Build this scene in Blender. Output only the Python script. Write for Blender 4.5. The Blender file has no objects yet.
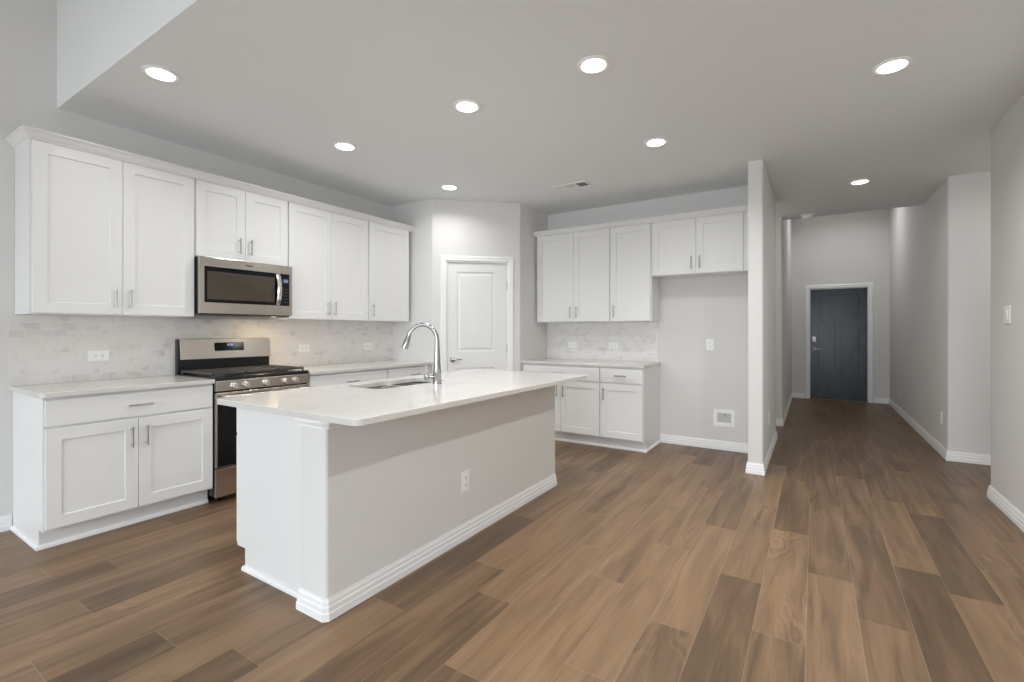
import bpy, bmesh, math, random
from mathutils import Vector, Matrix
random.seed(7)
S = bpy.context.scene
COL = S.collection

# ------------------------------------------------------------------ camera
YAW, FPX, HOR, EYE = 0.5674, 474.24, 330.74, 1.2682
cd = bpy.data.cameras.new('camera')
cd.sensor_width = 36.0
cd.lens = FPX / 1024 * 36.0
cd.shift_y = (HOR - 341.0) / 1024
cd.clip_start = 0.05
cam = bpy.data.objects.new('camera', cd)
COL.objects.link(cam)
cam.location = (0, 0, EYE)
cam.rotation_euler = (math.pi / 2, 0, YAW)
S.camera = cam

# ------------------------------------------------------------------ view, world, window light
S.view_settings.view_transform = 'Standard'
S.view_settings.look = 'None'
S.view_settings.exposure = 0.12
S.view_settings.gamma = 1.0
S.view_settings.use_curve_mapping = False
try:
    S.cycles.use_denoising = True
    S.cycles.max_bounces = 12
    S.cycles.diffuse_bounces = 8
    S.cycles.sample_clamp_indirect = 6.0
except Exception:
    pass
W = bpy.data.worlds.new('world')
S.world = W
W.use_nodes = True
W.node_tree.nodes['Background'].inputs[0].default_value = (0.75, 0.86, 1.0, 1)
W.node_tree.nodes['Background'].inputs[1].default_value = 1.0

def area(name, loc, rot, sx, sy, power, col):
    l = bpy.data.lights.new(name, 'AREA')
    l.shape = 'RECTANGLE'; l.size = sx; l.size_y = sy
    l.energy = power; l.color = col
    o = bpy.data.objects.new(name, l)
    COL.objects.link(o)
    o.location = loc; o.rotation_euler = rot
    return o

WIN_POWER = 126.0
LAMP_POWER = 7.2
# daylight coming through the three living-room windows behind the camera
for wx in (-3.35, -1.6, 0.15):
    area('window_daylight', (wx, -4.85, 1.45), (math.radians(25), 0, 0), 1.45, 1.7, WIN_POWER, (0.84, 0.925, 1.0))
# added fill light, set in unseen patio doors of the right-hand wall
area('right_fill_light', (1.02, -2.2, 1.20), (math.radians(72), 0, math.radians(90)), 2.6, 2.0, 18.0, (0.84, 0.925, 1.0))

# ------------------------------------------------------------------ materials
def new_mat(name):
    m = bpy.data.materials.new(name); m.use_nodes = True
    nt = m.node_tree
    return m, nt, nt.nodes['Principled BSDF']

def simple(name, col, rough=0.5, metal=0.0, noise=0.0, nscale=20.0, bump=0.0, bscale=200.0, emit=None, estr=0.0, coat=0.0):
    m, nt, b = new_mat(name)
    b.inputs['Base Color'].default_value = (*col, 1)
    b.inputs['Roughness'].default_value = rough
    b.inputs['Metallic'].default_value = metal
    if coat: b.inputs['Coat Weight'].default_value = coat
    tc = nt.nodes.new('ShaderNodeTexCoord')
    if noise:
        n = nt.nodes.new('ShaderNodeTexNoise'); n.inputs['Scale'].default_value = nscale; n.inputs['Detail'].default_value = 3
        nt.links.new(tc.outputs['Object'], n.inputs['Vector'])
        r = nt.nodes.new('ShaderNodeMix'); r.data_type = 'RGBA'
        r.inputs[6].default_value = (*[c * (1 - noise) for c in col], 1)
        r.inputs[7].default_value = (*[min(1, c * (1 + noise)) for c in col], 1)
        nt.links.new(n.outputs['Fac'], r.inputs[0]); nt.links.new(r.outputs[2], b.inputs['Base Color'])
    if bump:
        n2 = nt.nodes.new('ShaderNodeTexNoise'); n2.inputs['Scale'].default_value = bscale; n2.inputs['Detail'].default_value = 2
        bp = nt.nodes.new('ShaderNodeBump'); bp.inputs['Strength'].default_value = bump; bp.inputs['Distance'].default_value = 0.002
        nt.links.new(tc.outputs['Object'], n2.inputs['Vector']); nt.links.new(n2.outputs['Fac'], bp.inputs['Height'])
        nt.links.new(bp.outputs['Normal'], b.inputs['Normal'])
    if emit:
        b.inputs['Emission Color'].default_value = (*emit, 1)
        b.inputs['Emission Strength'].default_value = estr
    return m

def brushed(name, col, rough, axis_scale):
    m, nt, b = new_mat(name)
    b.inputs['Metallic'].default_value = 1.0
    b.inputs['Roughness'].default_value = rough
    tc = nt.nodes.new('ShaderNodeTexCoord'); mp = nt.nodes.new('ShaderNodeMapping')
    mp.inputs['Scale'].default_value = axis_scale
    n = nt.nodes.new('ShaderNodeTexNoise'); n.inputs['Scale'].default_value = 1.0; n.inputs['Detail'].default_value = 4
    nt.links.new(tc.outputs['Object'], mp.inputs['Vector']); nt.links.new(mp.outputs[0], n.inputs['Vector'])
    r = nt.nodes.new('ShaderNodeMix'); r.data_type = 'RGBA'
    r.inputs[6].default_value = (*[c * 0.86 for c in col], 1); r.inputs[7].default_value = (*[min(1, c * 1.1) for c in col], 1)
    nt.links.new(n.outputs['Fac'], r.inputs[0]); nt.links.new(r.outputs[2], b.inputs['Base Color'])
    return m

PAINT = (0.72, 0.712, 0.695)
M_wall = simple('wall_paint', PAINT, 0.75, noise=0.012, nscale=3, bump=0.10, bscale=90)
M_ceil = simple('ceiling_paint', (0.785, 0.812, 0.815), 0.85, noise=0.012, nscale=2, bump=0.15, bscale=70)
M_trim = simple('trim_paint', (0.88, 0.88, 0.875), 0.38, noise=0.008, nscale=4)
M_cab = simple('cabinet_paint', (0.775, 0.775, 0.768), 0.34, noise=0.008, nscale=5)
M_door = simple('interior_door_paint', (0.80, 0.80, 0.785), 0.4, noise=0.008, nscale=4)
M_steel = brushed('stainless_steel', (0.60, 0.555, 0.50), 0.23, (300, 3, 300))
M_steel_dark = brushed('sink_steel', (0.30, 0.29, 0.27), 0.30, (300, 4, 300))
M_chrome = simple('polished_chrome', (0.40, 0.40, 0.405), 0.19, 1.0, noise=0.02, nscale=30)
M_nickel = simple('brushed_nickel', (0.42, 0.41, 0.39), 0.32, 1.0, noise=0.04, nscale=60)
M_black = simple('black_enamel', (0.012, 0.012, 0.013), 0.22, noise=0.1, nscale=40)
M_iron = simple('cast_iron', (0.06, 0.056, 0.052), 0.42, noise=0.2, nscale=80, bump=0.2, bscale=300)
M_glass = simple('dark_oven_glass', (0.008, 0.008, 0.009), 0.08, noise=0.1, nscale=10)
M_glass.node_tree.nodes['Principled BSDF'].inputs['Specular IOR Level'].default_value = 0.22
M_knob = simple('knob_metal', (0.80, 0.79, 0.77), 0.22, 1.0, noise=0.02, nscale=40)
M_mwglass = simple('bronze_microwave_glass', (0.060, 0.048, 0.034), 0.14, noise=0.12, nscale=6, coat=0.2)
M_plastic = simple('white_plastic', (0.90, 0.90, 0.885), 0.35, noise=0.006, nscale=20)
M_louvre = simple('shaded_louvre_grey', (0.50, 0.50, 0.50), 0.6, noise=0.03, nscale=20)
M_slot = simple('dark_slot', (0.06, 0.06, 0.06), 0.6, noise=0.05, nscale=20)
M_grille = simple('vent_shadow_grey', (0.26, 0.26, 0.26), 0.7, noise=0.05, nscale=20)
M_lens = simple('lamp_lens', (0.9, 0.9, 0.88), 0.5, noise=0.003, nscale=20, emit=(1.0, 0.97, 0.92), estr=6.0)
M_lcd = simple('display_digits', (0.05, 0.08, 0.2), 0.4, noise=0.01, emit=(0.35, 0.50, 1.0), estr=1.1)
M_lcdbg = simple('display_screen', (0.05, 0.06, 0.12), 0.3, noise=0.01, emit=(0.22, 0.28, 0.55), estr=0.55)
M_thresh = simple('threshold_metal', (0.20, 0.16, 0.11), 0.4, 0.6, noise=0.1, nscale=40)

def quartz():
    m, nt, b = new_mat('white_quartz')
    b.inputs['Roughness'].default_value = 0.13
    tc = nt.nodes.new('ShaderNodeTexCoord')
    n1 = nt.nodes.new('ShaderNodeTexNoise'); n1.inputs['Scale'].default_value = 260; n1.inputs['Detail'].default_value = 3
    n2 = nt.nodes.new('ShaderNodeTexNoise'); n2.inputs['Scale'].default_value = 3.0; n2.inputs['Detail'].default_value = 6; n2.inputs['Distortion'].default_value = 1.2
    for n in (n1, n2): nt.links.new(tc.outputs['Object'], n.inputs['Vector'])
    r1 = nt.nodes.new('ShaderNodeValToRGB'); r1.color_ramp.elements[0].position = 0.30; r1.color_ramp.elements[1].position = 0.46
    r1.color_ramp.elements[0].color = (0.50, 0.485, 0.46, 1); r1.color_ramp.elements[1].color = (0.68, 0.66, 0.63, 1)
    r2 = nt.nodes.new('ShaderNodeValToRGB'); r2.color_ramp.elements[0].color = (0.94, 0.94, 0.94, 1); r2.color_ramp.elements[1].color = (1, 1, 1, 1)
    r2.color_ramp.elements[0].position = 0.35; r2.color_ramp.elements[1].position = 0.6
    mx = nt.nodes.new('ShaderNodeMix'); mx.data_type = 'RGBA'; mx.blend_type = 'MULTIPLY'; mx.inputs[0].default_value = 1.0
    nt.links.new(n1.outputs['Fac'], r1.inputs[0]); nt.links.new(n2.outputs['Fac'], r2.inputs[0])
    nt.links.new(r1.outputs[0], mx.inputs[6]); nt.links.new(r2.outputs[0], mx.inputs[7])
    nt.links.new(mx.outputs[2], b.inputs['Base Color'])
    return m
M_quartz = quartz()

def marble_tile():
    m, nt, b = new_mat('marble_subway_tile')
    b.inputs['Roughness'].default_value = 0.28
    uv = nt.nodes.new('ShaderNodeUVMap')
    br = nt.nodes.new('ShaderNodeTexBrick')
    br.offset = 0.5; br.squash = 1.0
    br.inputs['Scale'].default_value = 1.0
    br.inputs['Brick Width'].default_value = 0.1016
    br.inputs['Row Height'].default_value = 0.0509
    br.inputs['Mortar Size'].default_value = 0.0011
    br.inputs['Mortar Smooth'].default_value = 0.2
    br.inputs['Color1'].default_value = (0, 0, 0, 1); br.inputs['Color2'].default_value = (1, 1, 1, 1)
    br.inputs['Mortar'].default_value = (0.5, 0.5, 0.5, 1)
    nt.links.new(uv.outputs[0], br.inputs['Vector'])
    # veins, shifted per tile so that they break at the joints
    mp = nt.nodes.new('ShaderNodeVectorMath'); mp.operation = 'MULTIPLY_ADD'
    mp.inputs[1].default_value = (37.0, 21.0, 53.0)
    nt.links.new(br.outputs['Color'], mp.inputs[0]); nt.links.new(uv.outputs[0], mp.inputs[2])
    n = nt.nodes.new('ShaderNodeTexNoise'); n.inputs['Scale'].default_value = 6.0; n.inputs['Detail'].default_value = 4; n.inputs['Distortion'].default_value = 0.9
    nt.links.new(mp.outputs[0], n.inputs['Vector'])
    rv = nt.nodes.new('ShaderNodeValToRGB')
    e = rv.color_ramp.elements; e[0].position = 0.30; e[0].color = (0.64, 0.622, 0.60, 1); e[1].position = 0.47; e[1].color = (0.765, 0.745, 0.717, 1)
    nt.links.new(n.outputs['Fac'], rv.inputs[0])
    rt = nt.nodes.new('ShaderNodeValToRGB')
    e = rt.color_ramp.elements; e[0].position = 0.0; e[0].color = (0.95, 0.95, 0.95, 1); e[1].position = 0.3; e[1].color = (1, 1, 1, 1)
    nt.links.new(br.outputs['Color'], rt.inputs[0])
    mx = nt.nodes.new('ShaderNodeMix'); mx.data_type = 'RGBA'; mx.blend_type = 'MULTIPLY'; mx.inputs[0].default_value = 1.0
    nt.links.new(rv.outputs[0], mx.inputs[6]); nt.links.new(rt.outputs[0], mx.inputs[7])
    mo = nt.nodes.new('ShaderNodeMix'); mo.data_type = 'RGBA'
    nt.links.new(br.outputs['Fac'], mo.inputs[0]); nt.links.new(mx.outputs[2], mo.inputs[6]); mo.inputs[7].default_value = (0.82, 0.805, 0.78, 1)
    nt.links.new(mo.outputs[2], b.inputs['Base Color'])
    bp = nt.nodes.new('ShaderNodeBump'); bp.inputs['Strength'].default_value = 0.3; bp.inputs['Distance'].default_value = 0.001; bp.invert = True
    nt.links.new(br.outputs['Fac'], bp.inputs['Height']); nt.links.new(bp.outputs[0], b.inputs['Normal'])
    return m
M_tile = marble_tile()

def planks():
    m, nt, b = new_mat('vinyl_oak_planks')
    N = nt.nodes.new; L = nt.links.new
    uv = N('ShaderNodeUVMap'); at = N('ShaderNodeAttribute'); at.attribute_name = 'plank'
    sx = N('ShaderNodeSeparateXYZ'); L(uv.outputs[0], sx.inputs[0])
    sc = N('ShaderNodeSeparateColor'); L(at.outputs['Color'], sc.inputs[0])
    def math_(op, a, b_=None, c=None):
        n = N('ShaderNodeMath'); n.operation = op
        for i, v in enumerate((a, b_, c)):
            if v is None: continue
            if isinstance(v, (int, float)): n.inputs[i].default_value = v
            else: L(v, n.inputs[i])
        return n.outputs[0]
    off = math_('MULTIPLY', sc.outputs[1], 60.0)
    off2 = math_('MULTIPLY', sc.outputs[2], 40.0)
    def vec(kx, ky):
        c = N('ShaderNodeCombineXYZ')
        L(math_('MULTIPLY_ADD', sx.outputs[0], kx, off), c.inputs[0]); L(math_('MULTIPLY_ADD', sx.outputs[1], ky, off2), c.inputs[1]); L(off, c.inputs[2])
        return c.outputs[0]
    # broad figure
    n1 = N('ShaderNodeTexNoise'); n1.inputs['Scale'].default_value = 1; n1.inputs['Detail'].default_value = 4; n1.inputs['Distortion'].default_value = 0.9
    L(vec(13.0, 1.2), n1.inputs['Vector'])
    # fine grain
    n2 = N('ShaderNodeTexNoise'); n2.inputs['Scale'].default_value = 1; n2.inputs['Detail'].default_value = 5
    L(vec(150.0, 5.0), n2.inputs['Vector'])
    # cathedral rings
    n3 = N('ShaderNodeTexNoise'); n3.inputs['Scale'].default_value = 1; n3.inputs['Detail'].default_value = 1; n3.inputs['Distortion'].default_value = 0.3
    L(vec(7.0, 1.6), n3.inputs['Vector'])
    ring = math_('SINE', math_('MULTIPLY', n3.outputs['Fac'], 95.0))
    ringm = math_('MULTIPLY', math_('MULTIPLY', ring, 0.5), math_('SMOOTH_MIN', math_('MAXIMUM', math_('MULTIPLY', math_('SUBTRACT', n3.outputs['Fac'], 0.56), 8.0), 0.0), 1.0, 0.1))
    f = math_('ADD', math_('MULTIPLY', math_('SUBTRACT', n1.outputs['Fac'], 0.51), 0.95), math_('MULTIPLY', math_('SUBTRACT', n2.outputs['Fac'], 0.5), 0.36))
    f = math_('ADD', f, math_('MULTIPLY', math_('MULTIPLY', ringm, math_('GREATER_THAN', sc.outputs[2], 0.72)), 0.20))
    f = math_('ADD', f, sc.outputs[0])
    ramp = N('ShaderNodeValToRGB'); e = ramp.color_ramp.elements
    e[0].position = 0.0; e[0].color = (0.0722, 0.0430, 0.0215, 1)
    e[1].position = 1.0; e[1].color = (0.3410, 0.2124, 0.1179, 1)
    k = e.new(0.30); k.color = (0.1263, 0.0758, 0.0402, 1)
    k = e.new(0.60); k.color = (0.2261, 0.1385, 0.0749, 1)
    L(f, ramp.inputs[0])
    # seams: paler lines that paint the bevel highlight between planks
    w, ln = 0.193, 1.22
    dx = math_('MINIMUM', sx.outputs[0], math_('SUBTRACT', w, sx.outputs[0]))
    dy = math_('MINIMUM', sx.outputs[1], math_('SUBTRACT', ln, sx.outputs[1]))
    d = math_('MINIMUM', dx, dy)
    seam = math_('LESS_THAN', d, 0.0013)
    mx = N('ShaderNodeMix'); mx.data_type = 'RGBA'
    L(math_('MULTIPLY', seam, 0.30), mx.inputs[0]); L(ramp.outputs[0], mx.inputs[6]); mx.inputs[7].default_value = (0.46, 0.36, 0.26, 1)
    L(mx.outputs[2], b.inputs['Base Color'])
    b.inputs['Specular IOR Level'].default_value = 0.42
    L(math_('MULTIPLY_ADD', n2.outputs['Fac'], 0.16, 0.32), b.inputs['Roughness'])
    bp = N('ShaderNodeBump'); bp.inputs['Strength'].default_value = 0.12; bp.inputs['Distance'].default_value = 0.001
    L(n2.outputs['Fac'], bp.inputs['Height']); L(bp.outputs[0], b.inputs['Normal'])
    return m
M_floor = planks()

def navy_door():
    m, nt, b = new_mat('dark_navy_door_paint')
    tc = nt.nodes.new('ShaderNodeTexCoord')
    mp = nt.nodes.new('ShaderNodeMapping'); mp.inputs['Scale'].default_value = (9, 9, 2)
    n = nt.nodes.new('ShaderNodeTexNoise'); n.inputs['Scale'].default_value = 1.5; n.inputs['Detail'].default_value = 5; n.inputs['Distortion'].default_value = 0.8
    nt.links.new(tc.outputs['Object'], mp.inputs[0]); nt.links.new(mp.outputs[0], n.inputs['Vector'])
    r = nt.nodes.new('ShaderNodeValToRGB'); e = r.color_ramp.elements
    e[0].position = 0.35; e[0].color = (0.008, 0.014, 0.021, 1); e[1].position = 0.75; e[1].color = (0.020, 0.034, 0.050, 1)
    nt.links.new(n.outputs['Fac'], r.inputs[0]); nt.links.new(r.outputs[0], b.inputs['Base Color'])
    b.inputs['Roughness'].default_value = 0.26
    return m
M_navy = navy_door()

# ------------------------------------------------------------------ mesh helpers
class Fr:
    """A wall-aligned frame: a runs along the wall, n out of it into the room, z up."""
    def __init__(s, O, A, N):
        s.O = Vector(O); s.A = Vector(A); s.N = Vector(N)
    def __call__(s, a, n, z):
        p = s.O + s.A * a + s.N * n
        return Vector((p.x, p.y, p.z + z))
XW, YB = -4.33, 5.466
LEFT = Fr((XW, 0, 0), (0, 1, 0), (1, 0, 0))
BACK = Fr((0, YB, 0), (1, 0, 0), (0, -1, 0))
WORLD = Fr((0, 0, 0), (1, 0, 0), (0, 1, 0))

def box(bm, fr, a0, a1, n0, n1, z0, z1):
    v = [bm.verts.new(fr(a, n, z)) for z in (z0, z1) for n in (n0, n1) for a in (a0, a1)]
    for q in ((0, 1, 3, 2), (4, 6, 7, 5), (0, 4, 5, 1), (2, 3, 7, 6), (0, 2, 6, 4), (1, 5, 7, 3)):
        bm.faces.new([v[i] for i in q])

def shaker(bm, fr, a0, a1, n0, n1, z0, z1, rail=0.066, rec=0.008):
    """a framed cabinet door with a recessed flat panel"""
    def ring(a, b, c, d, n): return [bm.verts.new(fr(x, n, z)) for x, z in ((a, c), (b, c), (b, d), (a, d))]
    R = [ring(a0, a1, z0, z1, n0), ring(a0, a1, z0, z1, n1 - 0.0015), ring(a0 + .0015, a1 - .0015, z0 + .0015, z1 - .0015, n1),
         ring(a0 + rail, a1 - rail, z0 + rail, z1 - rail, n1), ring(a0 + rail + .002, a1 - rail - .002, z0 + rail + .002, z1 - rail - .002, n1 - rec)]
    bm.faces.new(R[0])
    for p, q in zip(R, R[1:]):
        for i in range(4): bm.faces.new((p[i], p[(i + 1) % 4], q[(i + 1) % 4], q[i]))
    bm.faces.new(R[-1])

def panel_door(bm, fr, a0, a1, n0, n1, z0, z1, panels, rec=0.009, slope=0.022, raised=True):
    """a moulded door: slab with sunken panels whose field rises again"""
    xs = sorted({a0, a1} | {p[0] for p in panels} | {p[1] for p in panels})
    zs = sorted({z0, z1} | {p[2] for p in panels} | {p[3] for p in panels})
    inside = lambda x, z: any(p[0] < x < p[1] and p[2] < z < p[3] for p in panels)
    cache = {}
    def V(x, z):
        k = (round(x, 5), round(z, 5))
        if k not in cache: cache[k] = bm.verts.new(fr(x, n1, z))
        return cache[k]
    for i in range(len(xs) - 1):
        for j in range(len(zs) - 1):
            if not inside((xs[i] + xs[i + 1]) / 2, (zs[j] + zs[j + 1]) / 2):
                bm.faces.new((V(xs[i], zs[j]), V(xs[i + 1], zs[j]), V(xs[i + 1], zs[j + 1]), V(xs[i], zs[j + 1])))
    for (p0, p1, q0, q1) in panels:
        steps = [(0, n1), (0.004, n1 - rec), (slope * 0.55, n1 - rec)]
        if raised: steps += [(slope, n1 - rec), (slope + 0.018, n1 - rec * 0.25)]
        prev = None
        for d, n in steps:
            r = [bm.verts.new(fr(x, n, z)) for x, z in ((p0 + d, q0 + d), (p1 - d, q0 + d), (p1 - d, q1 - d), (p0 + d, q1 - d))]
            if prev:
                for i in range(4): bm.faces.new((prev[i], prev[(i + 1) % 4], r[(i + 1) % 4], r[i]))
            prev = r
        bm.faces.new(prev)
    c = [fr(a0, n1, z0), fr(a1, n1, z0), fr(a1, n1, z1), fr(a0, n1, z1)]
    d = [fr(a0, n0, z0), fr(a1, n0, z0), fr(a1, n0, z1), fr(a0, n0, z1)]
    cv = [bm.verts.new(p) for p in c]; dv = [bm.verts.new(p) for p in d]
    for i in range(4): bm.faces.new((cv[i], cv[(i + 1) % 4], dv[(i + 1) % 4], dv[i]))
    bm.faces.new(dv)
    bmesh.ops.remove_doubles(bm, verts=bm.verts, dist=1e-5)

def tube(bm, pts, r, seg=16, cap=True):
    pts = [Vector(p) for p in pts]
    rr = r if isinstance(r, (list, tuple)) else [r] * len(pts)
    rings = []; ref = None
    for i, p in enumerate(pts):
        t = (pts[min(i + 1, len(pts) - 1)] - pts[max(i - 1, 0)]).normalized()
        if ref is None:
            ref = Vector((0, 0, 1)) if abs(t.z) < .9 else Vector((1, 0, 0))
        u = (ref - t * ref.dot(t)).normalized(); ref = u; w = t.cross(u)
        rings.append([bm.verts.new(p + (u * math.cos(k * 2 * math.pi / seg) + w * math.sin(k * 2 * math.pi / seg)) * rr[i]) for k in range(seg)])
    for a, b in zip(rings, rings[1:]):
        for k in range(seg): bm.faces.new((a[k], a[(k + 1) % seg], b[(k + 1) % seg], b[k]))
    if cap:
        bm.faces.new(rings[0][::-1]); bm.faces.new(rings[-1])

def lathe(bm, c, axis, prof, seg=32):
    """prof: list of (radius, distance along axis) from centre c"""
    c = Vector(c); t = Vector(axis).normalized()
    u = (Vector((0, 0, 1)) if abs(t.z) < .9 else Vector((1, 0, 0))); u = (u - t * u.dot(t)).normalized(); w = t.cross(u)
    rings = []
    for r, h in prof:
        if r < 1e-6: rings.append([bm.verts.new(c + t * h)])
        else: rings.append([bm.verts.new(c + t * h + (u * math.cos(k * 2 * math.pi / seg) + w * math.sin(k * 2 * math.pi / seg)) * r) for k in range(seg)])
    for a, b in zip(rings, rings[1:]):
        for k in range(seg):
            j = (k + 1) % seg
            q = [a[k % len(a)], a[j % len(a)], b[j % len(b)], b[k % len(b)]]
            q2 = []
            for x in q:
                if x not in q2: q2.append(x)
            if len(q2) > 2: bm.faces.new(q2)
    for rg in (rings[0], rings[-1]):
        if len(rg) > 2: bm.faces.new(rg)

def round2d(pts, radii, seg=6):
    out = []; n = len(pts)
    for i in range(n):
        p = Vector(pts[i]); r = radii[i] if isinstance(radii, (list, tuple)) else radii
        if not r: out.append((p.x, p.y)); continue
        a = (Vector(pts[i - 1]) - p).normalized(); b = (Vector(pts[(i + 1) % n]) - p).normalized()
        ang = a.angle(b); t = r / math.tan(ang / 2)
        bis = (a + b).normalized(); ctr = p + bis * (r / math.sin(ang / 2))
        s = p + a * t - ctr; e = p + b * t - ctr
        a0 = math.atan2(s.y, s.x); a1 = math.atan2(e.y, e.x); dlt = (a1 - a0 + math.pi) % (2 * math.pi) - math.pi
        for k in range(seg + 1):
            th = a0 + dlt * k / seg
            out.append((ctr.x + r * math.cos(th), ctr.y + r * math.sin(th)))
    return out

def prism(bm, pts, z0, z1):
    lo = [bm.verts.new((x, y, z0)) for x, y in pts]; hi = [bm.verts.new((x, y, z1)) for x, y in pts]
    n = len(pts)
    for i in range(n): bm.faces.new((lo[i], lo[(i + 1) % n], hi[(i + 1) % n], hi[i]))
    bm.faces.new(lo[::-1]); bm.faces.new(hi)

def sweep(bm, path, prof, z=0.0):
    """profile (offset to the right of travel, height) along a mitred 2-D path"""
    P = [Vector(p) for p in path]; rings = []
    for i, p in enumerate(P):
        d0 = (P[i] - P[i - 1]).normalized() if i else None
        d1 = (P[i + 1] - P[i]).normalized() if i < len(P) - 1 else None
        n0 = Vector((d0.y, -d0.x)) if d0 else None; n1 = Vector((d1.y, -d1.x)) if d1 else None
        if n0 is None: m = n1
        elif n1 is None: m = n0
        else:
            m = (n0 + n1).normalized(); m = m / max(.2, m.dot(n0))
        rings.append([bm.verts.new((p.x + m.x * o, p.y + m.y * o, z + h)) for o, h in prof])
    k = len(prof)
    for a, b in zip(rings, rings[1:]):
        for i in range(k): bm.faces.new((a[i], a[(i + 1) % k], b[(i + 1) % k], b[i]))
    bm.faces.new(rings[0][::-1]); bm.faces.new(rings[-1])

def obj(name, bm, mat, parent=None, bevel=0.0, seg=2, smooth=False):
    bmesh.ops.recalc_face_normals(bm, faces=bm.faces)
    root = parent
    while root is not None and root.parent is not None: root = root.parent
    if root is not None:
        bmesh.ops.translate(bm, verts=bm.verts, vec=-root.location)
    if smooth:
        for f in bm.faces: f.smooth = True
        for e in bm.edges:
            if len(e.link_faces) == 2 and e.calc_face_angle(0) > 0.62: e.smooth = False
    me = bpy.data.meshes.new(name); bm.to_mesh(me); bm.free()
    me.materials.append(mat)
    o = bpy.data.objects.new(name, me); COL.objects.link(o)
    if parent is not None: o.parent = parent
    if bevel:
        m = o.modifiers.new('edge', 'BEVEL'); m.width = bevel; m.segments = seg; m.limit_method = 'ANGLE'; m.angle_limit = 0.7
    return o

def B(): return bmesh.new()
def bx(name, fr, dims, mat, parent=None, bevel=0.0015):
    bm = B(); box(bm, fr, *dims); return obj(name, bm, mat, parent, bevel)
def thing(name, label, cat, loc, group=None):
    o = bpy.data.objects.new(name, None); COL.objects.link(o)
    o.empty_display_size = 0.1; o.location = loc
    tag(o, label, cat, group); return o
def tag(o, label, cat, group=None):
    o['label'] = label; o['category'] = cat
    if group: o['group'] = group
    return o
def struct(name, bm, mat, smooth=False, parent=None, bevel=0.0):
    o = obj(name, bm, mat, parent, smooth=smooth, bevel=bevel)
    if parent is None: o['kind'] = 'structure'
    return o

ZC, ZL, ZF = 2.777, 3.70, 3.70          # kitchen, living-room and foyer ceilings
BR = 0.016                              # bullnose radius

# ------------------------------------------------------------------ floor of planks
PW, PX, PL = 0.193, -0.029, 1.22
JOINT = {-2: 2.68, -1: 2.24, 0: 2.93, 1: 2.58, 2: 3.265, 3: 3.06, 4: 3.46, 5: 3.99, -4: 1.633, -6: 1.385, -7: 1.857, -8: 2.096,
         -9: 1.55, -10: 0.999, -12: 0.88, -13: 0.54, -14: 1.404, -15: 0.782, -17: 1.009, -3: 3.30, -5: 2.30, -11: 1.70, -16: 0.35}
TONE = {(-2, 1.46): .22, (2, 2.045): .25, (3, 3.06): .24, (-9, 1.55): .20, (-7, .637): .29, (-12, -.34): .25, (-10, -.221): .27,
        (1, 2.58): .36, (0, 2.93): .42, (-17, -.211): .34, (-15, .782): .38, (-8, .876): .40, (-9, 3.99): .28, (-1, 3.46): .36,
        (-2, 2.68): .56, (-1, 2.24): .60, (0, 1.71): .60, (-6, 1.385): .62, (-5, 1.08): .66, (-4, 1.633): .68, (-3, 2.08): .66, (-8, 2.096): .62,
        (2, 3.265): .55, (3, 1.84): .56, (4, 3.46): .42, (4, 2.24): .50, (1, 1.36): .50, (-4, 2.853): .56, (-5, 2.30): .58, (-6, 2.605): .60, (-7, 1.857): .58}
def make_floor():
    bm = B(); uvl = bm.loops.layers.uv.new('UVMap'); cl = bm.loops.layers.float_color.new('plank')
    rnd = random.Random(11)
    y0, y1 = -5.2, 10.62
    for i in range(-24, 17):
        xa = PX + PW * i
        j = JOINT.get(i, rnd.uniform(0, PL))
        k0 = math.floor((y0 - j) / PL)
        k = k0
        while j + k * PL < y1:
            ya = j + k * PL; yb = ya + PL
            t = rnd.choice((.40, .44, .48, .52, .56, .60, .36))
            for (ri, ry), tv in TONE.items():
                if ri == i and abs(ry - ya) < 0.05: t = tv
            if ya > 4.6: t = rnd.choice((.22, .28, .34, .38))  # hall planks toned darker: the dim hall painted into their colour
            t = .49 + (t - .49) * .86
            c = (t, rnd.random(), rnd.random(), 1)
            ca, cb = max(ya, y0), min(yb, y1)
            vs = [bm.verts.new(p) for p in ((xa, ca, 0), (xa + PW, ca, 0), (xa + PW, cb, 0), (xa, cb, 0))]
            f = bm.faces.new(vs)
            for l, (u, v) in zip(f.loops, ((0, ca - ya), (PW, ca - ya), (PW, cb - ya), (0, cb - ya))):
                l[uvl].uv = (u, v); l[cl] = c
            k += 1
    bmesh.ops.recalc_face_normals(bm, faces=bm.faces)
    for f in bm.faces:
        if f.normal.z < 0: f.normal_flip()
    me = bpy.data.meshes.new('floor'); bm.to_mesh(me); bm.free(); me.materials.append(M_floor)
    o = bpy.data.objects.new('floor', me); COL.objects.link(o); o['kind'] = 'structure'
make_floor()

# ------------------------------------------------------------------ walls and ceilings
P1, P2, P3 = Vector((-3.688, 4.087)), Vector((-2.934, 4.7825)), Vector((-2.934, YB))
PD = (P2 - P1).normalized(); PN = Vector((PD.y, -PD.x))
PANTRY = Fr((P1.x, P1.y, 0), (PD.x, PD.y, 0), (PN.x, PN.y, 0))
def bxs(bm, x0, x1, y0, y1, z0, z1): box(bm, WORLD, x0, x1, y0, y1, z0, z1)

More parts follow.
